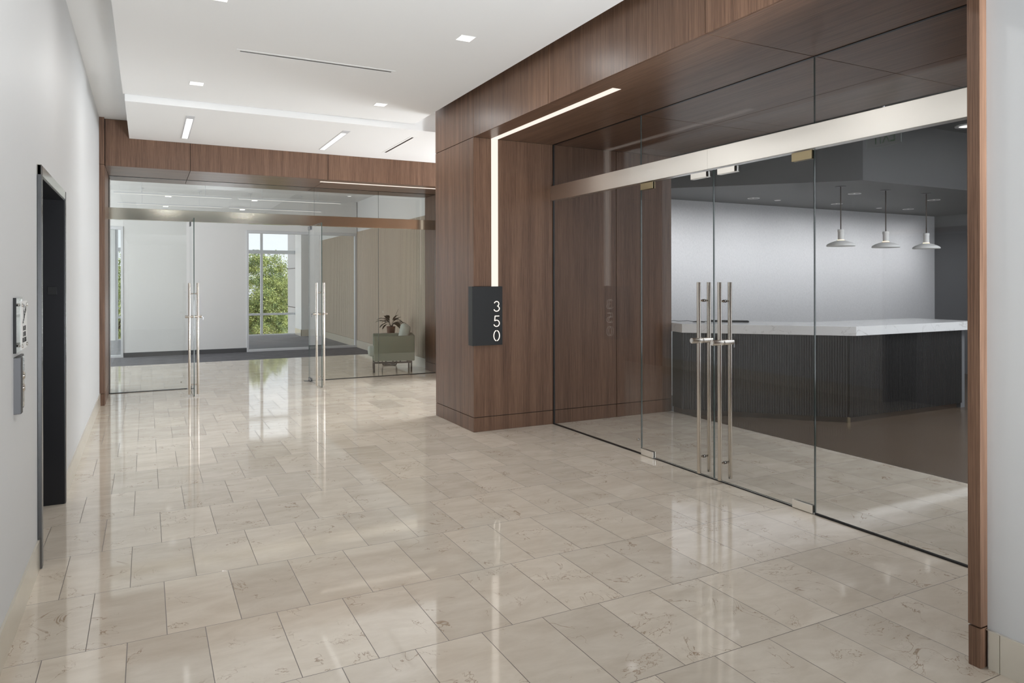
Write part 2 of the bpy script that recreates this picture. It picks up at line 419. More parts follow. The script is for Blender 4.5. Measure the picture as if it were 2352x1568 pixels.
# text plane facing +x: local x -> -y?  (reader stands at larger x looking to -x : right hand is +y)
def face_px(x, y, z): return Matrix(((0, 0, 1, x), (1, 0, 0, y), (0, 1, 0, z), (0, 0, 0, 1)))
for i, w in enumerate(('IN CASE', 'OF FIRE', 'USE STAIRS')):
    text_mesh('lettering', w, .03, 'black_gloss', t, face_px(-.4835, 3.815, 1.318-.026*i), .0005, .075 if i < 2 else .105)
g = B(); x = -.4835
# pictogram: stairs, arrow and flame
def ppoly(bm, pts): bm.quad([(x, p[0], p[1]) for p in pts])
for i in range(6):
    g.box(x, x+.001, 3.765+.015*i, 3.783+.015*i, 1.342+.011*i, 1.349+.011*i)
    g.box(x, x+.001, 3.778+.015*i, 3.783+.015*i, 1.342+.011*i, 1.360+.011*i)
g.box(x, x+.001, 3.795, 3.801, 1.360, 1.395); g.quad([(x+.001, 3.786, 1.390), (x+.001, 3.810, 1.390), (x+.001, 3.800, 1.408), (x+.001, 3.796, 1.408)])
g.box(x, x+.001, 3.793, 3.805, 1.41, 1.424)
g.prism([(0, 0)]*0, 0, 0) if 0 else None
g.quad([(x+.001, 3.838, 1.392), (x+.001, 3.858, 1.392), (x+.001, 3.853, 1.408), (x+.001, 3.846, 1.420)])
g.make('pictogram', 'black_gloss', t, recalc=False)
# call station
t = thing('elevator_call_panel', 'brushed steel elevator call panel with two round buttons below the fire sign', 'elevator panel', (XW, 3.85, .945))
b = B(); P = [(-.517, 3.742), (-.488, 3.752), (-.488, 3.800), (-.504, 3.812), (-.504, 3.955), (-.517, 3.96)]
b.prism(P, .945, 1.193); b.make('housing', 'panel_dark', t, .002)
B().box(-.504, -.5015, 3.815, 3.952, .953, 1.186).make('face_plate', 'chrome', t, .001)
for z in (1.10, 1.045):
    bt = B(); bt.tube((-.502, 3.885, z), (-.494, 3.885, z), .019); bt.tube((-.495, 3.885, z), (-.491, 3.885, z), .014); bt.make('button', 'steel_z', t, .001)

# ------------------------------------------------------------------ ceilings
struct(B().box(XW-.2, 7, YE, YF+.1, ZU, ZU+.12).make('ceiling', 'ceil'), 'upper ceiling above the floating panels')
b = B().box(-.205, 2.862, 1.9, 8.105, 3.415, ZU)
struct(b.make('ceiling.001', 'ceil'), 'large floating ceiling panel with square downlights')
b = B().box(-.188, 7, 8.107, YF-.002, 3.345, ZU)
struct(b.make('ceiling.002', 'ceil'), 'lower ceiling panel before the back portal')

struct(B().box(-5.2, 12.2, YE-.2, 21.65, 4.02, 4.1).make('light_block_roof', 'ceil'))  # unseen slab added to keep sun and sky out of the interior
struct(B().box(3.1, 12.1, .72, .9, 0, 4.02).make('light_block_wall', 'white'))  # unseen closing wall, added to stop sky light leaking in
b = B(); b.box(XW, 2.95, YE, 1.9, 2.76, 2.775); b.box(XW, 2.95, 1.888, 1.9, 2.775, ZU)
struct(b.make('dark_reflection_soffit', 'dark_gap'))  # unseen, added as a dark surface for the back steel header to reflect
struct(B().box(XW-.2, 3.1, YE-.15, YE, 0, ZU+.1).make('wall_near', 'white'))

# ------------------------------------------------------------------ right wall
struct(B().box(2.945, 3.1, YE, 1.628, 0, ZU+.02).make('wall_right', 'wall_paint'), 'white wall at the right edge')
b = B().box(2.932, 2.945, YE, 1.575, 0, .148); b.box(2.932, 2.945, 1.5775, 1.618, 0, .148)
struct(b.make('baseboard_right', 'stone_base_y'), 'cream stone base of the right wall')
struct(B().box(2.9335, 2.945, YE, 1.628, .148, .1505).make('trim_2', 'steel_y'))
b = B(); b.box(2.90, 2.96, 1.628, 1.677, .163, ZU); b.box(2.903, 2.95, 1.63, 1.677, 0, .156); b.box(2.91, 2.96, 1.63, 1.676, .15, .17, 'dark_gap') if 0 else None
struct(b.make('trim_3', 'wood', bevel=.0015), 'narrow walnut fin framing the right portal')
struct(B().box(2.95, 5.6, 1.40, 1.655, 0, ZS+.0).make('wall_portal', 'wood'))

# ------------------------------------------------------------------ right portal
GP = .006
def panels_yz(bm, x0, x1, ys, zs, g=GP):
    for (a, c_) in zip(ys, ys[1:]):
        for (d, e) in zip(zs, zs[1:]): bm.box(x0, x1, a+g/2, c_-g/2, d+g/2, e-g/2)
def panels_xz(bm, y0, y1, xs, zs, g=GP):
    for (a, c_) in zip(xs, xs[1:]):
        for (d, e) in zip(zs, zs[1:]): bm.box(a+g/2, c_-g/2, y0, y1, d+g/2, e-g/2)
def panels_xy(bm, z0, z1, xs, ys, g=GP):
    for (a, c_) in zip(xs, xs[1:]):
        for (d, e) in zip(ys, ys[1:]): bm.box(a+g/2, c_-g/2, d+g/2, e-g/2, z0, z1)
# dark core of the pillar / side wall
core = B().box(XP+.012, XR-.012, Y6+.012, 7.604-.012, 0, ZU-.001)
core.box(XP+.012, 3.0, 1.66, Y6+.02, ZS+.012, ZU-.001)
core.box(3.0, XR-.012, 1.66, Y6+.02, ZS+.012, ZS+.06)
struct(core.make('wall_portal_core', 'dark_gap'))
b = B()
panels_yz(b, XP, XP+.012, [Y6-.003, 7.606], [0-.002, .147, ZS, ZU], GP)                       # end face of the pillar
b2 = B(); panels_yz(b2, XP, XP+.012, [1.676, 3.205, 5.045, Y6-.002], [ZS-.002, ZU])
panels_xz(b, Y6, Y6+.012, [XP+.009, XG, 4.698, XR+.002], [-.002, .147, ZS+.002])
b.box(XR-.012, XR, Y6+.012, 7.45, 0, ZS)
panels_xz(b, 7.592, 7.604, [XP+.013, 4.2, XR], [-.002, .147, ZU])
struct(b.make('wall_pillar', 'wood', bevel=.0008, seg=1), 'walnut pillar and side wall of the right portal')
struct(b2.make('wall_fascia', 'wood', bevel=.0008, seg=1), 'walnut fascia panels above the right portal')
# soffit with a slot for the led line
SX0, SX1, SY0 = 3.137, 3.215, 4.417
b = B(); g2 = GP/2
for y0, y1 in ((1.66, 3.205), (3.205, 5.045), (5.045, Y6+.0)):
    ya, yb = y0+g2, y1-g2
    if y1 <= SY0: b.box(XP+.012, XG-.012, ya, yb, ZS, ZS+.012)
    elif y0 < SY0:
        b.box(XP+.012, XG-.012, ya, SY0, ZS, ZS+.012)
        b.box(XP+.012, SX0, SY0, yb, ZS, ZS+.012); b.box(SX1, XG-.012, SY0, yb, ZS, ZS+.012)
    else:
        b.box(XP+.012, SX0, ya, yb, ZS, ZS+.012); b.box(SX1, XG-.012, ya, yb, ZS, ZS+.012)
    b.box(XG+.012, 4.70-g2, ya, yb, ZS, ZS+.012); b.box(4.70+g2, XR, ya, yb, ZS, ZS+.012)
struct(b.make('ceiling_soffit', 'wood_y'), 'walnut soffit of the right portal')
b = B(); b.box(XG-.011, XG+.011, 1.66, Y6, ZS-.004, ZS+.012); b.box(XG-.009, XG+.009, Y6-.012, Y6+.001, 0, ZS); b.box(XG-.009, XG+.009, 1.655, 5.03, 0, .004) if 0 else None
b.box(XG-.009, XG+.009, 1.66, 3.205, 0, .010); b.box(XG-.009, XG+.009, 5.035, Y6, 0, .010)
struct(b.make('trim_4', 'black_gloss'), 'black channel holding the right glass')
# led line: one luminaire running down the wall and along the soffit
t = thing('led_light_line', 'glowing warm led line running up the pillar wall and across the soffit', 'light', (3.18, Y6, 1.47))
B().box(3.140, 3.2155, Y6-.0025, Y6+.002, 1.475, ZS-.002).make('wall_lens', 'led', t)
B().box(SX0, SX1, SY0, Y6-.001, ZS-.001, ZS+.004).make('soffit_lens', 'led', t)

# suite number box wrapping the pillar corner
t = thing('suite_number_sign', 'black box sign with glowing number 350 wrapping the pillar corner', 'sign', (3.07, 6.52, .878))
b = B(); b.prism([(2.905, 6.505), (3.243, 6.505), (3.243, 6.549), (2.939, 6.549), (2.939, 6.605), (2.905, 6.605)], .878, 1.475)
b.make('housing', 'black', t, .0015)
for x_ in (2.953, 3.224):
    for z_ in (.893, 1.46): B().tube((x_, 6.506, z_), (x_, 6.502, z_), .005, seg=12).make('screw', 'black_gloss', t)
def ribbon(pts, wd, y, nm):
    """flat stroke in the xz plane facing -y"""
    bm = B(); n = len(pts); side = []
    for i, p in enumerate(pts):
        a = pts[max(i-1, 0)]; c_ = pts[min(i+1, n-1)]; d = Vector((c_[0]-a[0], c_[1]-a[1])).normalized(); nn = Vector((-d.y, d.x))*wd/2
        side.append(((p[0]+nn.x, p[1]+nn.y), (p[0]-nn.x, p[1]-nn.y)))
    for (a, c_), (d, e) in zip(side, side[1:]):
        q = [(a[0], y, a[1]), (c_[0], y, c_[1]), (e[0], y, e[1]), (d[0], y, d[1])]
        bm.quad(q)
    return bm
def arc(cx, cz, rx, rz, a0, a1, n=24): return [(cx+rx*math.cos(math.radians(a0+(a1-a0)*i/n)), cz+rz*math.sin(math.radians(a0+(a1-a0)*i/n))) for i in range(n+1)]
def digit(segs, nm):
    bm = None
    for sg in segs:
        r = ribbon(sg, .0085, 6.5035, nm)
        if bm is None: bm = r
        else:
            me = bpy.data.meshes.new('tmp'); r.bm.to_mesh(me); bm.bm.from_mesh(me); bpy.data.meshes.remove(me)
    o = bm.make(nm, 'digit', t, recalc=False); md = o.modifiers.new('solid', 'SOLIDIFY'); md.thickness = .002; md.offset = 0
DX = 3.176
digit([arc(DX, 1.2975, .026, .0245, 165, -75), arc(DX, 1.2485, .031, .0265, 60, -165)], 'digit')
cz = 1.107
digit([[(DX+.030, cz+.066), (DX-.018, cz+.066)], [(DX-.018, cz+.068), (DX-.022, cz+.016)], arc(DX-.001, cz-.008, .032, .032, 128, -160)], 'digit')
digit([arc(DX, .973, .032, .052, 97, 263), arc(DX, .973, .032, .052, 83, -83)], 'digit')

# ------------------------------------------------------------------ glass fronts
def pane(bm, x0, x1, y0, y1, z0, z1):
    """glass sheet: two clear faces, green rim"""
    vs = [bm.bm.verts.new((x, y, z)) for x in (x0, x1) for y in (y0, y1) for z in (z0, z1)]
    near_front = abs((x0+x1)/2-XG) < .01 and (x1-x0) < .05
    G, E_ = bm.mi('glass' if near_front else 'glass_lobby'), bm.mi('glass_edge'); thin_x = (x1-x0) < (y1-y0)
    for i, f in enumerate(((0, 1, 3, 2), (4, 6, 7, 5), (0, 4, 5, 1), (2, 3, 7, 6), (0, 2, 6, 4), (1, 5, 7, 3))):
        fc = bm.bm.faces.new([vs[k] for k in f]); fc.material_index = G if (thin_x and i < 2) or (not thin_x and i in (2, 3)) else E_
HZ0, HZ1 = 2.385, 2.54
g6 = .006; T = .0015
w = root('window_1', (XG, 4.1, 0), 'frameless glass of the right storefront')
b = B(); pane(b, XG-g6, XG+g6, 5.032+T, Y6-.008, .008, HZ1-.02); b.make('sidelight_pane', 'glass', w)
b = B(); pane(b, XG-g6, XG+g6, 1.66, 3.208-T, .008, HZ1-.02); b.make('sidelight_pane', 'glass', w)
for y0, y1 in ((1.66, 3.207), (3.207, 5.032), (5.032, Y6-.008)):
    b = B(); pane(b, XG-g6, XG+g6, y0+T, y1-T, HZ1-.02, ZS-.003); b.make('transom_pane', 'glass', w)
for y_, z_ in ((5.10, .10),):
    pass
b = B(); 
for y_ in (5.09, 5.10): pass
b.tube((XG-.009, 5.085, .12), (XG+.009, 5.085, .12), .011); b.make('standoff', 'chrome', w)
b = B(); b.box(3.842, 3.912, 1.66, 4.165, HZ0, HZ1); b.box(3.842, 3.912, 4.1655, Y6, HZ0, HZ1)
hd = struct(b.make('trim_5', 'steel_y', bevel=.0015), 'brushed steel header over the right glass doors')

def door_x(name, y0, y1, hinge_hi, label):
    """glass leaf in the plane x=XG, hinge at y1 (hinge_hi) or y0"""
    r = root(name, (XG, y1 if hinge_hi else y0, 0), label)
    b = B(); pane(b, XG-g6, XG+g6, y0, y1, .012, HZ0-.008); b.make('glass_leaf', 'glass', r)
    sgn = -1 if hinge_hi else 1; h = y1 if hinge_hi else y0
    lo, hi = sorted((h+sgn*.006, h+sgn*.17))
    for z0, z1 in ((.004, .057), (HZ0-.062, HZ0-.004)):
        b = B(); b.box(XG-.016, XG-.0062, lo, hi, z0, z1); b.box(XG+.0062, XG+.016, lo, hi, z0, z1); b.box(XG-.007, XG+.007, lo, hi, z0, z0+.003) if z0 < 1 else b.box(XG-.007, XG+.007, lo, hi, z1-.003, z1)
        b.make('patch_fitting', 'steel_y' if z0 < 1 else 'brass', r, .001)
    m_ = y0+.11 if hinge_hi else y1-.11
    for xx in (3.826, 3.930):
        B().tube((xx, m_, .028), (xx, m_, 1.515), .0155, seg=28).make('pull_handle', 'steel_z', r, .001)
    for z in (1.372, .155):
        b = B(); b.tube((3.826, m_, z), (3.930, m_, z), .0075, 'steel_z', seg=16); b.tube((XG-.010, m_, z), (XG-.0065, m_, z), .011, 'black_gloss', seg=16); b.tube((XG+.0065, m_, z), (XG+.010, m_, z), .011, 'black_gloss', seg=16)
        if b.mats: b.mats = ['steel_z' if q is None else q for q in b.mats]
        b.make('standoff', 'chrome', r)
    lc = B().tube((3.752, m_, 1.062), (3.958, m_, 1.062), .0215, seg=32).make('lock_cylinder', 'steel_z', r, .002)
    B().tube((3.7515, m_, 1.062), (3.7495, m_, 1.062), .016, seg=24).make('lock_face', 'chrome', r)
    B().tube((3.853, m_, 1.062), (3.861, m_, 1.062), .0235, seg=32).make('lock_ring', 'chrome', r)
    b = B(); b.tube((3.958, m_, 1.062), (3.975, m_, 1.062), .006, seg=12); b.box(3.968, 3.974, m_-.005, m_+.005, 1.02, 1.07); b.make('thumb_turn', 'steel_dark', r)
    # top patch lock at the meeting edge
    a, c_ = (4.183, 4.375) if hinge_hi else (3.885, 4.077)
    b = B(); b.box(XG-.018, XG-.0065, a, c_, HZ0-.052, HZ0-.010); b.box(XG+.0065, XG+.018, a, c_, HZ0-.052, HZ0-.010); b.box(XG-.018, XG+.018, a, a+.016, HZ0-.052, HZ0-.010); b.box(XG-.018, XG+.018, a, c_, HZ0-.055, HZ0-.052)
    b.make('top_lock', 'steel_y', r, .001)
    return r
door_x('door_2', 4.136, 5.029, True, 'left glass leaf of the right storefront doors')
door_x('door_3', 3.211, 4.131, False, 'right glass leaf of the right storefront doors')
b = B(); b.box(XG-.008, XG+.008, 3.22, 5.02, 0, .004)
struct(b.make('trim_6', 'black_gloss'))

# ------------------------------------------------------------------ back portal
core = B(); core.box(XJL, XJR, YF+.012, 11.65, ZS+.012, ZS+.06); core.box(-.75, 7, YF+.012, YF+.08, ZS+.05, ZU-.001)
core.box(XW-.25, XJL-.0, YF+.002, 11.65, 0, ZU-.001); core.box(XJR+.012, 7, YF+.012, 11.65, 0, ZU-.001); core.box(XJL, XJR, 11.60, 11.65, ZS+.02, 3.6)
struct(core.make('wall_back_core', 'dark_gap'))
b = B(); panels_xz(b, YF, YF+.012, [-.455, .517, 2.308, 4.307, 6.1, 7], [ZS-.002, ZU]); panels_xz(b, YF, YF+.012, [XJR-.002, 5.5, 7], [-.002, .147, ZS-.002])
struct(b.make('wall_fascia_back', 'wood', bevel=.0008, seg=1), 'walnut fascia of the back portal')
b = B(); 
for z0, z1 in ((0, .145), (.149, ZS-.002), (ZS+.002, ZU)): b.box(XW+.001, XJL, 10.118, YF+.001, z0, z1)
struct(b.make('trim_7', 'wood', bevel=.001), 'narrow walnut fin beside the left wall')
b = B(); panels_yz(b, XJL-.0, XJL+.004, [YF-.002, YB, 11.652], [-.002, .147, ZS]); struct(b.make('wall_jamb_left', 'wood'), 'walnut jamb at the left of the back portal')
b = B(); panels_yz(b, XJR, XJR+.012, [YF-.002, YB, 11.652], [-.002, .147, ZS]); struct(b.make('wall_jamb_right', 'wood'), 'walnut jamb at the right of the back portal')
b = B(); LX0, LY0, LY1 = 2.252, 10.415, 10.495
xs = [XJL+.004, .517, 2.308, XJR]
for a, c_ in zip(xs, xs[1:]):
    a2, c2 = a+g2, c_-g2
    b.box(a2, c2, YF+.012, LY0, ZS, ZS+.012); 
    if c_ < 2.252: b.box(a2, c2, LY0, LY1, ZS, ZS+.012)
    elif a < LX0: b.box(a2, LX0, LY0, LY1, ZS, ZS+.012)
    b.box(a2, c2, LY1, YB-.012, ZS, ZS+.012); b.box(a2, c2, YB+.012, 11.65, ZS, ZS+.012)
struct(b.make('ceiling_soffit_back', 'wood_x'), 'walnut soffit of the back portal')
b = B(); b.box(XJL, XJR, YB-.011, YB+.011, ZS-.004, ZS+.012); b.box(XJL+.004, XJL+.012, YB-.009, YB+.009, 0, ZS); b.box(XJL, .513, YB-.009, YB+.009, 0, .01); b.box(2.312, XJR, YB-.009, YB+.009, 0, .01)
struct(b.make('trim_8', 'black_gloss'))
t = thing('led_light_line', 'warm led line in the back portal soffit turning down its right jamb', 'light', (3.3, 10.45, 1.48))
B().box(LX0, XJR-.001, LY0, LY1, ZS-.001, ZS+.004).make('soffit_lens', 'led', t)
B().box(XJR-.0025, XJR+.002, LY0, LY1, 1.475, ZS-.002).make('wall_lens', 'led', t)
w = root('window_2', (2, YB, 0), 'frameless glass of the back storefront')
for x0, x1 in ((XJL+.01, .513), (2.312, 3.331), (3.331, XJR)):
    b = B(); pane(b, x0+T, x1-T, YB-g6, YB+g6, .008, HZ1-.02); b.make('sidelight_pane', 'glass', w)
for x0, x1 in ((XJL+.01, .513), (.513, 2.312), (2.312, 3.331), (3.331, XJR)):
    b = B(); pane(b, x0+T, x1-T, YB-g6, YB+g6, HZ1-.02, ZS-.003); b.make('transom_pane', 'glass', w)
B().tube((.44, YB-.009, .10), (.44, YB+.009, .10), .012).make('standoff', 'chrome', w)
b = B().box(XJL+.004, XJR, 11.125, 11.195, HZ0+.005, HZ1+.01)
struct(b.make('trim_9', 'steel_x', bevel=.0015), 'brushed steel header over the open back doors')

def door_y(name, x, side, label):
    """leaf standing open toward the camera in the plane x"""
    r = root(name, (x, YB, 0), label); y0, y1 = 10.285, 11.185
    b = B(); pane(b, x-g6, x+g6, y0, y1, .012, HZ0-.008); b.make('glass_leaf', 'glass', r)
    for z0, z1 in ((.004, .057), (HZ0-.062, HZ0-.004)):
        b = B(); b.box(x-.016, x-.0062, y1-.17, y1-.004, z0, z1); b.box(x+.0062, x+.016, y1-.17, y1-.004, z0, z1); b.box(x-.007, x+.007, y1-.17, y1-.004, z0, z0+.003)
        b.make('patch_fitting', 'steel_dark', r, .001)
    B().box(x-.08, x+.05, y1-.05, y1+.03, .0, .003).make('floor_plate', 'steel_dark', r)
    m_ = y0+.10
    for xx in (x-.052, x+.052): B().tube((xx, m_, .028), (xx, m_, 1.515), .0165, seg=24).make('pull_handle', 'steel_z', r, .001)
    for z in (1.372, .16): B().tube((x-.052, m_, z), (x+.052, m_, z), .008, seg=14).make('standoff', 'steel_z', r)
    a, c_ = (x-.105, x+.10)
    B().tube((a, m_, 1.065), (c_, m_, 1.065), .0165, seg=24).make('lock_cylinder', 'steel_z', r, .002)
    e = c_ if side > 0 else a; d_ = .02*side
    lo, hi = sorted((e, e+d_)); b = B(); b.box(lo, hi, m_-.004, m_+.004, 1.06, 1.07); lo, hi = sorted((e+d_, e+d_-.006*side)); b.box(lo, hi, m_-.004, m_+.004, 1.02, 1.07); b.make('thumb_turn', 'steel_dark', r)
door_y('door_4', .563, 1, 'left glass leaf of the back doors standing open')
door_y('door_5', 2.236, -1, 'right glass leaf of the back doors standing open')

# ------------------------------------------------------------------ lobby behind the back glass
YI = 16.45
struct(B().box(-3, 4.45, 11.65, YI+.1, 3.40, 3.5).make('ceiling.003', 'ceil'), 'ceiling of the lobby behind the glass')
struct(B().box(-5, 4.45, YI+.1, 21.5, 3.1, 3.2).make('ceiling.004', 'ceil'))
b = B(); b.box(-.415, 1.95, YI, YI+.12, 0, 3.4); b.box(-3, -.415, YI, YI+.12, 2.66, 3.4); b.box(1.95, 4.39, YI, YI+.12, 2.66, 3.4); b.box(-3.0, -2.6, YI, YI+.12, 0, 3.4)
struct(b.make('wall_back', 'white'), 'white wall behind the lobby')
struct(B().box(-3.1, -3, 11.6, YI+.1, 0, 3.45).make('wall_lobby_left', 'white'))
struct(B().box(-3, XW-.24, 11.55, 11.65, 0, 3.45).make('wall_lobby_front', 'white'))
b = B().box(-.415, 1.95, YI-.012, YI, 0, .092)
struct(b.make('baseboard_back', 'dark_base'), 'dark base of the white lobby wall')
def glazing(name, x0, x1, label):
    w = root(name, ((x0+x1)/2, YI, 0), label)
    b = B(); y0, y1 = YI-.02, YI+.08
    b.box(x0, x0+.045, y0, y1, .05, 2.60); b.box(x1-.045, x1, y0, y1, .05, 2.60); b.box(x0, x1, y0, y1, 2.60, 2.66); b.box(x0, x1, y0, y1, 0, .05)
    b.make('window_frame', 'frame_white', w, .003)
    b = B(); pane(b, x0+.045, x1-.045, YI+.025, YI+.035, .05, 2.60); b.make('pane', 'glass', w)
glazing('window_3', 1.95, 4.385, 'white framed interior glazing beside the slat wall')
glazing('window_4', -2.6, -.415, 'white framed interior glazing at the left end of the lobby wall')
t = B().box(.64, .715, YI-.006, YI, .40, .52).make('wall_outlet', 'white_plastic', None, .002); tag(t, 'small white outlet plate on the white lobby wall behind the open door', 'outlet')
# slat wall
t = root('wall_slats', (4.4, 14, 0), 'taupe vertical slat wall with a white base')
B().box(4.405, 4.5, 11.655, 21.42, 0, 3.45).make('wall_backing', 'white', t)
b = B(); y = 11.66
while y < 21.3:
    b.box(4.388, 4.402, y, y+.034, .172, 2.70); y += .056
b.make('slats', 'taupe', t)
B().box(4.401, 4.405, 11.655, 21.4, .17, 2.70).make('backing', 'taupe_back', t)
B().box(4.378, 4.405, 11.655, 21.4, 0, .17).make('base', 'stone_base_y', t)
# far room
YW = 21.4
b = B(); b.box(-5, -.72, YW, YW+.25, -.3, 3.15); b.box(4.0, 4.5, YW, YW+.25, -.3, 3.15); b.box(-.72, 4.0, YW, YW+.25, -.3, .0); b.box(-.72, 4.0, YW, YW+.25, 3.02, 3.15)
struct(b.make('wall_far', 'white'), 'window wall of the far room')
struct(B().box(-5.1, -5, YI, YW+.2, 0, 3.2).make('wall_far_left', 'white'))
w = root('window_5', (1.6, YW, 0), 'tall window with white mullions looking onto trees')
b = B(); y0, y1 = YW+.02, YW+.10
for xa, xb in ((-.72, -.66), (.30, .36), (1.62, 1.68), (2.915, 2.985), (3.95, 4.0)): b.box(xa, xb, y0, y1, 0, 3.02)
for za, zb in ((0, .03), (.575, .635), (2.345, 2.45), (2.97, 3.02)): b.box(-.72, 4.0, y0+.002, y1-.002, za, zb)
b.make('window_frame', 'frame_white', w, .004)
b = B(); b.box(-.7, 3.98, YW+.055, YW+.061, .02, 3.0); b.make('pane', 'glass', w)
b = B(); b.box(3.885, 4.386, 20.5, YW, 0, 3.1, 'white'); 
struct(b.make('wall_column', 'white'), 'square column at the far window')
struct(B().box(3.872, 4.378, 20.485, 20.5, 0, .185).box(3.872, 3.885, 20.485, YW, 0, .185).make('baseboard_column', 'stone_base_y'))

# ------------------------------------------------------------------ lobby pendants, lights
def bar_pendant(x0, x1, y, cables, label, z=3.09):
    t = thing('linear_pendant', label, 'pendant light', ((x0+x1)/2, y, z-.02), 0, 'slim bar pendants behind the back glass')
    B().box(x0, x1, y-.02, y+.02, z-.012, z+.012).make('bar', 'frame_white', t)
    B().box(x0+.01, x1-.01, y-.014, y+.014, z-.016, z-.012).make('lens', 'lens_room', t)
    for c_ in cables:
        b = B(); b.tube((c_, y, z), (c_, y, 3.40), .003, seg=8); b.tube((c_, y, 3.392), (c_, y, 3.40), .04, seg=16); b.make('cable', 'frame_white', t)
bar_pendant(-.50, 1.415, 14.08, (-.07, .96), 'slim white bar pendant above the open doors, in the nearer row at left')
bar_pendant(1.525, 3.44, 14.08, (1.95, 2.99), 'slim white bar pendant in the nearer row, right of the other')
bar_pendant(-.50, 1.415, 15.9, (-.07, .98), 'slim white bar pendant of the farther row at left, close to the white lobby wall')
bar_pendant(1.535, 3.45, 15.9, (1.965, 3.01), 'slim white bar pendant of the farther row at right, close to the white lobby wall')
# recessed round lamp in the lobby ceiling
t = thing('recessed_lamp', 'small round recessed lamp in the lobby ceiling near the slat wall', 'ceiling light', (3.95, 15.4, 3.39))
B().lathe([(.065, .004), (.065, -.001), (.062, -.006), (.045, -.004)], (3.95, 15.4, 3.40)).make('trim_ring', 'frame_white', t)
B().lathe([(.045, -.002), (0, -.002)], (3.95, 15.4, 3.40)).make('lens', 'led_face', t)

# ------------------------------------------------------------------ corridor ceiling fixtures
def square_light(x, y, label, z=3.415, s=.118):
    t = thing('square_downlight', label, 'ceiling light', (x, y, z), 0, 'square downlights in the floating ceiling')
    h = s/2
    b = B()
    for a in ((-h-.004, -h, -h-.004, h+.004), (h, h+.004, -h-.004, h+.004), (-h, h, -h-.004, -h), (-h, h, h, h+.004)):
        b.box(x+a[0], x+a[1], y+a[2], y+a[3], z-.002, z)
    b.make('trim_ring', 'white_plastic', t)
    B().box(x-h, x+h, y-h, y+h, z-.0015, z-.0005).make('lens', 'led_face', t)
square_light(.430, 7.384, 'square downlight in the far left of the floating ceiling, near its end')
square_light(2.226, 7.375, 'square downlight near the far right corner of the floating ceiling')
square_light(2.212, 5.070, 'square downlight nearest the walnut fascia, right of the air slot')
square_light(.430, 5.085, 'square downlight cut off by the top edge of the picture')
def linear_light(x, y0, y1, label, z=3.345, wd=.066):
    t = thing('linear_downlight', label, 'ceiling light', (x, (y0+y1)/2, z), 0, 'linear downlights in the lower ceiling panel')
    h = wd/2
    b = B(); b.box(x-h-.012, x-h, y0-.012, y1+.012, z-.003, z); b.box(x+h, x+h+.012, y0-.012, y1+.012, z-.003, z); b.box(x-h, x+h, y0-.012, y0, z-.003, z); b.box(x-h, x+h, y1, y1+.012, z-.003, z)
    b.box(x-h, x+h, y0, y0+.14, z-.002, z)
    b.make('trim_ring', 'frame_white', t)
    B().box(x-h, x+h, y0+.14, y1, z-.0025, z-.001).make('lens', 'led_face', t)
linear_light(.436, 8.53, 9.875, 'long rectangular recessed light at the left of the lower ceiling panel')
linear_light(2.155, 8.53, 9.87, 'long rectangular recessed light near the middle of the lower ceiling panel')
def slot(x0, x1, y0, y1, z, label):
    t = thing('slot_diffuser', label, 'air vent', ((x0+x1)/2, (y0+y1)/2, z), 0)
    e = .03
    b = B(); b.box(x0-e, x1+e, y0-e, y0, z-.002, z+.002); b.box(x0-e, x1+e, y1, y1+e, z-.002, z); b.box(x0-e, x0, y0, y1, z-.002, z); b.box(x1, x1+e, y0, y1, z-.002, z)
    b.make('flange', 'ceil', t)
    B().box(x0, x1, y0, y1, z-.001, z-.0003).make('slot_opening', 'black_gloss', t)
slot(.686, 1.966, 6.168, 6.196, 3.415, 'long black air slot across the floating ceiling')
slot(2.978, 3.006, 8.52, 9.69, 3.345, 'short black air slot in the lower ceiling panel beside the pillar')

# ------------------------------------------------------------------ reception
ZC = 2.62
struct(B().box(XR-.01, 12.1, 7.45, 7.6, 0, 4.0).make('wall_reception', 'wallpaper'), 'pale textured wall behind the reception desk')
struct(B().box(11.95, 12.1, .9, 7.45, 0, 4.0).make('wall_reception_right', 'grey_wall'), 'grey side wall of the reception')
struct(B().box(5.55, 12.0, .9, 1.0, 0, 4.0).make('wall_reception_near', 'grey_wall'))
struct(B().box(XR, 12.1, .9, 7.5, 3.31, 3.4).make('ceiling.005', 'charcoal'), 'dark upper ceiling of the reception')
struct(B().box(XR-.02, XR, 1.0, Y6+.05, ZS, 3.4).make('wall_reception_front', 'charcoal'))
b = B().prism([(XR+.002, 6.58), (6.948, 5.121), (11.95, 5.121), (11.95, 7.45), (XR+.002, 7.45)], ZC, 3.309)
struct(b.make('ceiling.006', 'charcoal'), 'dark lowered ceiling over the reception desk')
t = thing('recessed_lamp', 'large round recessed lamp in the upper dark ceiling, cut off by the walnut fin', 'ceiling light', (8.42, 4.86, 3.31))
B().lathe([(.13, .004), (.13, -.001), (.128, -.012), (.09, -.01)], (8.42, 4.86, 3.31)).make('trim_ring', 'frame_white', t)
B().lathe([(.09, -.006), (0, -.006)], (8.42, 4.86, 3.31)).make('lens', 'led_face', t)
def can(x, y, label, first=[None]):
    g_ = 'round recessed lamps over the reception desk'
    if first[0]: return dup(first[0], (x, y, ZC), label)
    t = thing('recessed_lamp', label, 'ceiling light', (x, y, ZC), 0, g_)
    B().lathe([(.078, 0), (.078, -.004), (.066, -.004), (.064, 0)], (x, y, ZC)).make('trim_ring', 'white_plastic', t)
    B().lathe([(.064, -.001), (0, -.001)], (x, y, ZC)).make('reflector', 'black_gloss', t)
    B().lathe([(.012, -.003), (0, -.003)], (x-.03, y-.02, ZC)).make('bulb', 'led_face', t)
    first[0] = t; return t
can(7.907, 5.944, 'round recessed lamp between the first two disc pendants, nearest the soffit corner')
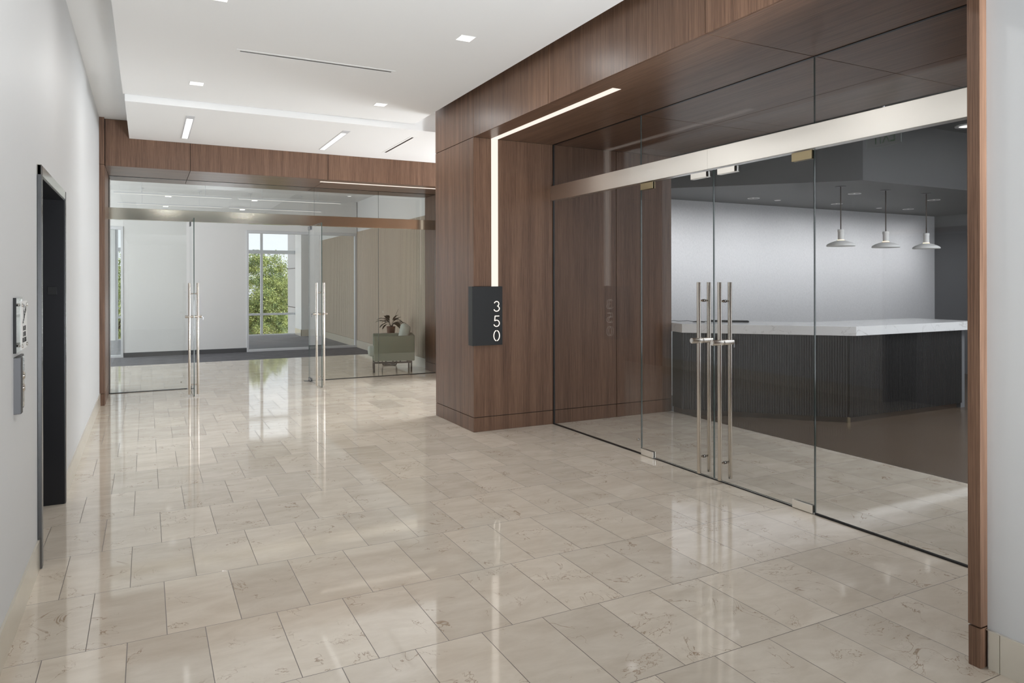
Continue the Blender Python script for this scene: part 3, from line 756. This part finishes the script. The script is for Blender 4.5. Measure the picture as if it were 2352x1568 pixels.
can(8.723, 6.843, 'round recessed lamp beside the cord of the left disc pendant')
can(9.492, 5.926, 'round recessed lamp right of the third disc pendant cord')
can(10.341, 6.853, 'round recessed lamp between the second and third disc pendant cords')
can(7.136, 6.868, 'round recessed lamp farthest left over the desk')
def sprinkler(x, y, label):
    b = B(); b.lathe([(0, -.006), (.038, -.006), (.042, -.002), (.042, .002)], (x, y, ZC)); return tag(b.make('sprinkler_cap', 'white_plastic'), label, 'sprinkler')
sprinkler(7.60, 6.889, 'flat sprinkler cap right of the leftmost recessed lamp')
sprinkler(9.79, 6.947, 'flat sprinkler cap beside the middle pendant cord')

# disc pendants
def pendant(x, y, label, z0=1.925, first=[None]):
    if first[0]: return dup(first[0], (x, y, z0), label)
    t = thing('disc_pendant', label, 'pendant light', (x, y, z0), 0, 'white disc pendants over the reception desk')
    c = (x, y, z0)
    B().lathe([(.0, .036), (.07, .032), (.12, .018), (.145, .002), (.150, .0), (.155, .004), (.1555, .012), (.148, .024), (.12, .040), (.08, .056), (.045, .066), (.034, .072), (0, .072)], c, seg=64).make('shade', 'lampshade', t)
    pr = [(0, .072), (.029, .072)]
    for i in range(7): pr += [(.034, .075+.0125*i), (.0315, .083+.0125*i)]
    pr += [(.034, .165), (.036, .170), (.036, .190), (.033, .196), (0, .196)]
    B().lathe(pr, c, seg=32).make('socket', 'lampshade', t)
    B().lathe([(.0345, .066), (.038, .070), (.0345, .076)], c, seg=32).make('glow_ring', 'bulb', t)
    B().tube((x, y, z0+.196), (x, y, ZC), .006, seg=12).make('cord', 'cable', t)
    B().lathe([(0, -.006), (.058, -.006), (.060, 0)], (x, y, ZC), seg=32).make('canopy', 'panel_dark', t)
    first[0] = t; return t
pendant(7.159, 5.563, 'white disc pendant over the desk, leftmost of the three')
pendant(7.947, 5.551, 'white disc pendant over the desk, middle of the three')
pendant(8.707, 5.533, 'white disc pendant over the desk, rightmost and overlapping the grey wall')

# desk
dk = thing('reception_desk', 'reception desk with white marble top over dark fluted front', 'desk', (7.3, 5.8, 0))
ct = [(6.712, 5.030), (5.425, 6.300), (5.49, 6.54), (5.52, 7.10), (6.55, 6.25), (6.95, 5.84), (8.90, 5.84), (8.90, 5.030)]
B().prism(ct, .938, 1.038).make('countertop', 'marble', dk, .003)
def flutes(p, q, z0, z1, pitch=.0254, dep=.011):
    p, q = Vector(p), Vector(q); d = (q-p); n = int(d.length/pitch); d.normalize(); nn = Vector((d.y, -d.x)); pt = []
    for i in range(n):
        for s_, o_ in ((0, 0), (.12, 0), (.16, dep*.7), (.35, dep), (.65, dep), (.86, dep*.7), (.90, 0)):
            a = p+d*pitch*(i+s_)+nn*o_; pt.append(a)
    bm = bmesh.new(); lo = [bm.verts.new((a.x, a.y, z0)) for a in pt]; hi = [bm.verts.new((a.x, a.y, z1)) for a in pt]
    for i in range(len(pt)-1): bm.faces.new([lo[i], lo[i+1], hi[i+1], hi[i]])
    b = B(); b.bm = bm; return b
PA, PB, PC, PD = (5.50, 6.52), (5.455, 6.335), (6.692, 5.100), (8.70, 5.100)
for a, c_ in ((PB, PC), (PC, PD)):
    flutes(a, c_, .062, .938).make('fluted_panel', 'desk', dk, recalc=False)
b = B(); b.prism([(6.70, 5.112), (5.458, 6.345), (5.488, 6.54), (5.60, 6.54), (6.75, 5.25), (8.69, 5.25), (8.69, 5.112)], .062, .936); b.make('body', 'desk', dk)
b = B(); b.prism([(6.728, 5.135), (5.48, 6.365), (5.50, 6.53), (5.62, 6.53), (6.76, 5.22), (8.66, 5.22), (8.66, 5.135)], 0, .062); b.make('toe_kick', 'kick', dk)
B().box(6.70, 6.742, 5.124, 5.136, 0, .062).make('corner_cap', 'brass', dk)
B().box(8.70, 8.78, 5.11, 5.80, 0, .938).make('end_panel', 'grey_wall', dk)
B().box(8.68, 8.70, 5.25, 5.78, 0, .936).make('back_support', 'desk', dk)
# things on the desk
b = B(); b.box(-.235, .235, -.012, .012, 0, .018); b.box(-.225, .225, -.009, .010, .018, .022)
tb = b.make('flat_bar', 'black_gloss', None, .002); tb.location = (6.15, 6.32, 1.0385); tb.rotation_euler = (0, 0, -.78)
tb['label'] = 'slim black bar lying on the marble counter behind the door handles'; tb['category'] = 'desk accessory'
b = B(); pts = [Vector((5.53+.045*i, 6.66-.036*i, 1.044+.014*abs(math.sin(i*1.3)))) for i in range(9)]
b.path(pts, .003, seg=6); tag(b.make('loose_cable', 'black_gloss'), 'loose black cable curling on the left end of the marble counter', 'cable')
b = B(); b.box(-.07, .07, -.006, .006, 0, .008); o_ = b.make('pen', 'black_gloss', None, .001); o_.location = (5.83, 6.47, 1.0385); o_.rotation_euler = (0, 0, -.78); o_['label'] = 'short black stick lying beside the cable on the marble counter'; o_['category'] = 'pen'
b = B(); b.tube((0, 0, 0), (0, 0, .03), .006, seg=12); b.tube((0, 0, .03), (0, 0, .034), .012, seg=12); o_ = b.make('small_post', 'steel_dark', None); o_.location = (5.93, 6.38, 1.0385); o_['label'] = 'tiny upright metal post on the counter just left of the door handles'; o_['category'] = 'desk accessory'

# exit sign seen from behind
t = thing('exit_sign', 'edge-lit clear EXIT sign hanging in the reception, seen mirrored from behind', 'sign', (5.80, 4.07, 2.70))
pts = [(3.905, 2.925)]
prof = [(4.235, 2.93), (4.235, 2.722)] + [(4.235-.33*i/12, 2.722-.012*math.sin(PI*i/12)-.004*i/12*0) for i in range(1, 12)] + [(3.905, 2.722), (3.905, 2.93)]
b = B(); k = b.mi('acrylic'); k2 = b.mi('exit_edge')
A_ = [b.bm.verts.new((5.797, y, z)) for y, z in prof]; B_ = [b.bm.verts.new((5.803, y, z)) for y, z in prof]
b.bm.faces.new(A_).material_index = k; b.bm.faces.new(B_[::-1]).material_index = k
for i in range(len(prof)):
    j = (i+1) % len(prof); b.bm.faces.new([A_[i], B_[i], B_[j], A_[j]]).material_index = k2
b.make('clear_panel', 'acrylic', t)
B().box(5.775, 5.825, 3.90, 4.24, 2.93, 2.975).make('housing', 'frame_white', t, .003)
B().tube((5.80, 4.07, 2.975), (5.80, 4.07, 3.309), .010, seg=12).make('stem', 'frame_white', t)
text_mesh('lettering', 'EXIT', .17, 'exit_green', t, face_px(5.8045, 4.07, 2.795), .0006, .215)

# ------------------------------------------------------------------ armchair, side table, plant
ch = thing('armchair', 'sage green upholstered armchair on dark metal legs behind the back glass', 'armchair', (3.93, 11.82, 0), 0)
# local frame: +x = back of the chair, seat opens toward -x; width along y
def cushion(name, x0, x1, y0, y1, z0, z1, mat, parent, bev=.03, rot=None, loc=None):
    o = B().box(x0, x1, y0, y1, z0, z1).make(name, mat, None); o.parent = parent
    md = o.modifiers.new('bevel', 'BEVEL'); md.width = bev; md.segments = 4
    for p_ in o.data.polygons: p_.use_smooth = True
    if rot: o.rotation_euler = rot
    if loc: o.location = loc
    return o
W = .74
for yy in (-W/2, W/2-.085): cushion('arm', -.34, .34, yy, yy+.085, .195, .615, 'fabric', ch, .016)
cushion('backrest', .25, .345, -W/2+.085, W/2-.085, .195, .625, 'fabric', ch, .016)
cushion('seat_base', -.36, .26, -W/2+.086, W/2-.086, .20, .27, 'fabric', ch, .015)
cushion('seat_cushion', -.43, .24, -W/2+.088, W/2-.088, .27, .41, 'fabric_light', ch, .045)
cushion('back_cushion', -.075, .075, -W/2+.09, W/2-.09, 0, .40, 'fabric_light', ch, .06, (0, .22, 0), (.135, 0, .40))
b = B()
for yy in (-.30, .30):
    b.box(-.345, .30, yy-.013, yy+.013, .150, .180)
    for k in range(5): b.box(-.26+.12*k-.012, -.26+.12*k+.012, yy-.012, yy+.012, .178, .200)
for xx in (-.335, .29): b.box(xx-.012, xx+.012, -.30, .30, .152, .178)
o = b.make('leg_frame', 'olive_metal', None, .002); o.parent = ch
for xx in (-.332, .287):
    for yy in (-.30, .30):
        o = B().box(xx-.014, xx+.014, yy-.014, yy+.014, 0, .155).make('leg', 'olive_metal', None, .002); o.parent = ch
ch.location = (3.80, 11.86, 0); ch.rotation_euler = (0, 0, math.radians(-15))

tb_ = thing('side_table', 'low round table with dark bent tube legs behind the armchair', 'side table', (3.97, 12.62, 0))
B().lathe([(0, .575), (.20, .575), (.205, .58), (.205, .592), (.20, .597), (0, .597)], (3.97, 12.62, -.02)).make('table_top', 'olive_metal', tb_)
for a in range(4):
    an = a*PI/2+.5; cs, sn = math.cos(an), math.sin(an)
    P_ = [(3.97+cs*.17, 12.62+sn*.17, .56), (3.97+cs*.18, 12.62+sn*.18, .25), (3.97+cs*.18, 12.62+sn*.18, .05), (3.97+cs*.165, 12.62+sn*.165, .018), (3.97+cs*.12, 12.62+sn*.12, .012), (3.97, 12.62, .012)]
    B().path(P_, .011, seg=10).make('leg', 'olive_metal', tb_)
pl = thing('potted_peace_lily', 'dark leafy potted plant with a white flower above the armchair', 'potted plant', (4.00, 12.62, .5775))
px, py, pz = 4.00, 12.62, .5775
B().lathe([(0, 0), (.062, 0), (.068, .01), (.078, .115), (.080, .120), (.080, .130), (.072, .130), (.070, .115), (0, .112)], (px, py, pz), seg=36).make('pot', 'terracotta', pl)
B().lathe([(.0705, .118), (.03, .122), (0, .124)], (px, py, pz), seg=24).make('soil', 'soil', pl)
rnd = random.Random(5)
def leaf(bm, p0, az, el, ln, wd, droop, k=10):
    """arching lance leaf on its own stalk"""
    d = Vector((math.cos(az)*math.cos(el), math.sin(az)*math.cos(el), math.sin(el))); side = Vector((-math.sin(az), math.cos(az), 0)); p = Vector(p0); rows = []
    for i in range(k+1):
        s_ = i/k; w_ = wd*(.08 if s_ < .42 else math.sin(PI*min(1, (s_-.42)/.58*.95+.05))**.8)
        up = side.cross(d).normalized()
        rows.append((p+side*w_+up*w_*.25, p-up*w_*.02, p-side*w_+up*w_*.25))
        d = (d+Vector((0, 0, -droop/k*(.4+1.4*s_)))).normalized(); p = p+d*ln/k
    vr = [[bm.bm.verts.new(q) for q in r] for r in rows]
    for a, c_ in zip(vr, vr[1:]):
        for j in (0, 1):
            f = bm.bm.faces.new([a[j], a[j+1], c_[j+1], c_[j]]); f.smooth = True
for i in range(26):
    b = B(); az = rnd.uniform(0, 2*PI) if i > 7 else (i/8)*2*PI+.2
    el = rnd.uniform(.7, 1.35); ln = rnd.uniform(.24, .40)
    leaf(b, (px+rnd.uniform(-.03, .03), py+rnd.uniform(-.03, .03), pz+.12), az, el, ln, rnd.uniform(.026, .042), rnd.uniform(1.5, 3.0))
    b.make('leaf', 'leaf_dark', pl, recalc=False)
for az, el, ln in ((-.35, 1.15, .36), (PI+.1, 1.0, .26)):
    d = Vector((math.cos(az)*math.cos(el), math.sin(az)*math.cos(el)*.3, math.sin(el))); e_ = Vector((px, py, pz+.12))+d*ln
    st = B().path([Vector((px, py, pz+.12)), Vector((px, py, pz+.12))+d*ln*.5+Vector((0, 0, .015)), e_], .0025, seg=6).make('flower_stem', 'leaf_dark', pl)
    b = B(); leaf(b, e_, az, 1.45, .085, .018, .4); o = b.make('flower', 'petal', pl, recalc=False)

# ------------------------------------------------------------------ outdoors
struct(B().box(-60, 60, 22.5, 120, -4.3, -4.0).make('ground', 'ground'), 'pale ground outside, one floor down')
wg = struct(B().box(4.05, 9, YW+.26, 23.6, -4, 7).make('wall_wing', 'wing'), 'grey facade of the building wing outside')
b = B()
for z in (.752, 1.955, 3.15, -.45): b.box(4.044, 4.052, YW+.26, 23.6, z-.008, z+.008)
struct(b.make('trim_10', 'dark_gap'))
def tree(x, y, zc, rx, rz, n, label, seed, mat='foliage'):
    rd = random.Random(seed); t = thing('leafy_tree', label, 'tree', (x, y, -4), 0, 'trees outside the far window')
    b = B(); b.path([(x, y, -4), (x+.1, y, -2.6), (x-.1, y+.1, -1.2), (x, y, zc)], .2, seg=10, radii=[.24, .18, .15, .1]); b.make('trunk', 'bark', t)
    for i in range(5):
        a = i*1.25+rd.random(); q = Vector((x+math.cos(a)*rx*.6, y+math.sin(a)*rx*.6, zc+rd.uniform(-.3, .9)*rz*.6)); p = Vector((x-.05, y+.05, -1.6+rd.random()*.7))
        B().path([p, (p+q)/2+Vector((0, 0, .1)), q], .06, seg=8, radii=[.09, .06, .03]).make('branch', 'bark', t)
    bm = bmesh.new(); clumps = []
    for i in range(70):
        v = Vector((rd.gauss(0, 1), rd.gauss(0, 1), rd.gauss(0, 1))).normalized()*(rd.random()**.4)
        clumps.append((Vector((x+v.x*rx, y+v.y*rx, zc+v.z*rz)), rd.uniform(.28, .62)))
    for i in range(n):
        c_, r_ = clumps[rd.randrange(len(clumps))]
        v = Vector((rd.gauss(0, 1), rd.gauss(0, 1), rd.gauss(0, .7))).normalized()*r_*(rd.random()**.5)
        p = c_+v; d = Vector((rd.uniform(-1, 1), rd.uniform(-1, 1), rd.uniform(-.9, .4))).normalized(); s_ = d.orthogonal().normalized()
        s_ = (Matrix.Rotation(rd.uniform(0, 6.3), 3, d) @ s_); l_ = rd.uniform(.04, .10); w_ = l_*.26
        q = [p-d*l_/2, p+s_*w_, p+d*l_/2, p-s_*w_]
        bm.faces.new([bm.verts.new(z) for z in q])
    b = B(); b.bm = bm; b.make('foliage', mat, t, recalc=False)
tree(4.15, 31.5, .5, 1.6, 2.1, 44000, 'green leafy tree filling the left of the far window', 3)
tree(5.75, 35.5, .55, 1.6, 2.2, 30000, 'green leafy tree at the right edge of the far window', 5)
tree(-1.3, 31.5, .5, 1.7, 2.0, 24000, 'green tree seen through the narrow left glazing', 9)
tree(1.2, 38.5, -.2, 1.7, 2.2, 14000, 'green tree standing behind the left one', 12)
t = thing('palm', 'spiky pale palm fronds low in the far window', 'palm', (5.1, 28.5, -4))
B().path([(5.1, 28.5, -4), (5.12, 28.5, -1.2)], .13, seg=10).make('trunk', 'bark', t)
rd = random.Random(2)
for i in range(18):
    a = rd.uniform(0, 2*PI); e_ = rd.uniform(.15, 1.35); bm = bmesh.new(); p = Vector((5.12, 28.5, -1.2)); d = Vector((math.cos(a)*math.cos(e_), math.sin(a)*math.cos(e_), math.sin(e_))); sd = Vector((-math.sin(a), math.cos(a), 0))
    for k in range(22):
        p2 = p+d*.05; 
        for s_ in (-1, 1):
            tip = p+sd*s_*.30*math.sin(PI*min(1, (k+3)/24))+d*.22; u = d*.012
            bm.faces.new([bm.verts.new(p-u), bm.verts.new(p+u), bm.verts.new(tip)])
        p = p2; d = (d+Vector((0, 0, -.035))).normalized()
    b = B(); b.bm = bm; b.make('frond', 'foliage_b', t, recalc=False)

# ------------------------------------------------------------------ lights
def area(name, loc, rot, sx, sy, p, c=(1, 1, 1), spread=PI):
    l = bpy.data.lights.new(name, 'AREA'); l.shape = 'RECTANGLE'; l.size = sx; l.size_y = sy; l.energy = p; l.color = c; l.spread = spread
    o = bpy.data.objects.new(name, l); C.objects.link(o); o.location = loc; o.rotation_euler = rot; return o
WARM = (1, .99, .975)
COOL = (.91, .955, 1)
def aim(v): return Vector(v).to_track_quat('-Z', 'Y').to_euler()
area('corridor_ceiling_fill', (2.15, -2.6, .4), (PI-.85, 0, 0), 1.3, 1.7, 320, COOL, math.radians(105))  # added out-of-view fill that lifts the ceiling; no such lamp stands here
area('reception_top_fill', (7.9, 2.9, 3.29), (0, 0, 0), 4.6, 2.0, 115, COOL)  # broad fill added under the closed ceiling, no skylight is known
area('side_hall_fill', (6.9, 8.9, 1.7), (PI/2, 0, PI/2), 2.2, 2.6, 240, COOL)  # added light for an assumed opening at the unseen hall end
area('lobby_fill', (-2.9, 14.0, 1.9), (PI/2, 0, -PI/2), 4.0, 2.6, 105, COOL)  # made-up soft source on the solid left wall, brightens the lobby
area('far_room_fill', (-4.9, 19.0, 1.6), (PI/2, 0, -PI/2), 4.0, 2.6, 180, COOL)  # far room brightener, added against its blank side wall
for x in (.430, 2.22):
    for y in (7.38, 5.08, 2.78):
        area('downlight_beam', (x, y, 3.405), (0, 0, 0), .11, .11, 8, WARM)
for x in (6.2, 7.4, 8.6, 9.8, 11.0): area('wall_washer', (x, 6.5, ZC-.012), (math.radians(48), 0, 0), 1.1, .1, 5, (.97, .98, 1), math.radians(82))
area('reception_front_fill', (8.6, 1.02, 1.6), (PI/2, 0, PI), 5.0, 2.4, 260, COOL)  # invented front light for the desk and floor, no window there
sun = bpy.data.lights.new('sun', 'SUN'); sun.energy = 5; sun.angle = .01; sun.color = (1, .96, .88)
so = bpy.data.objects.new('sun', sun); C.objects.link(so)
so.rotation_euler = Vector((-.62, .30, -.72)).to_track_quat('-Z', 'Y').to_euler()
wd = bpy.data.worlds.new('sky'); sc.world = wd; wd.use_nodes = True
bg = wd.node_tree.nodes['Background']; bg.inputs[0].default_value = (.86, .92, 1, 1); bg.inputs[1].default_value = 1.25

# ------------------------------------------------------------------ camera
cam = bpy.data.cameras.new('camera'); co = bpy.data.objects.new('camera', cam); C.objects.link(co)
F_, YAW, YC, ROLL = 1629.466, .4760506, 647.319, -.0020
cam.sensor_fit = 'HORIZONTAL'; cam.sensor_width = 36; cam.lens = F_/2352*36
cam.shift_y = -(784-YC)/2352; cam.clip_start = .05; cam.clip_end = 300
co.location = (0, 0, 1.52)
R = Matrix.Rotation(-YAW, 4, 'Z') @ Matrix.Rotation(PI/2, 4, 'X') @ Matrix.Rotation(ROLL, 4, 'Z')
co.rotation_euler = R.to_euler()
sc.camera = co
v = sc.view_settings; v.view_transform = 'Standard'; v.look = 'None'; v.gamma = 1; v.use_curve_mapping = False; v.exposure = .15
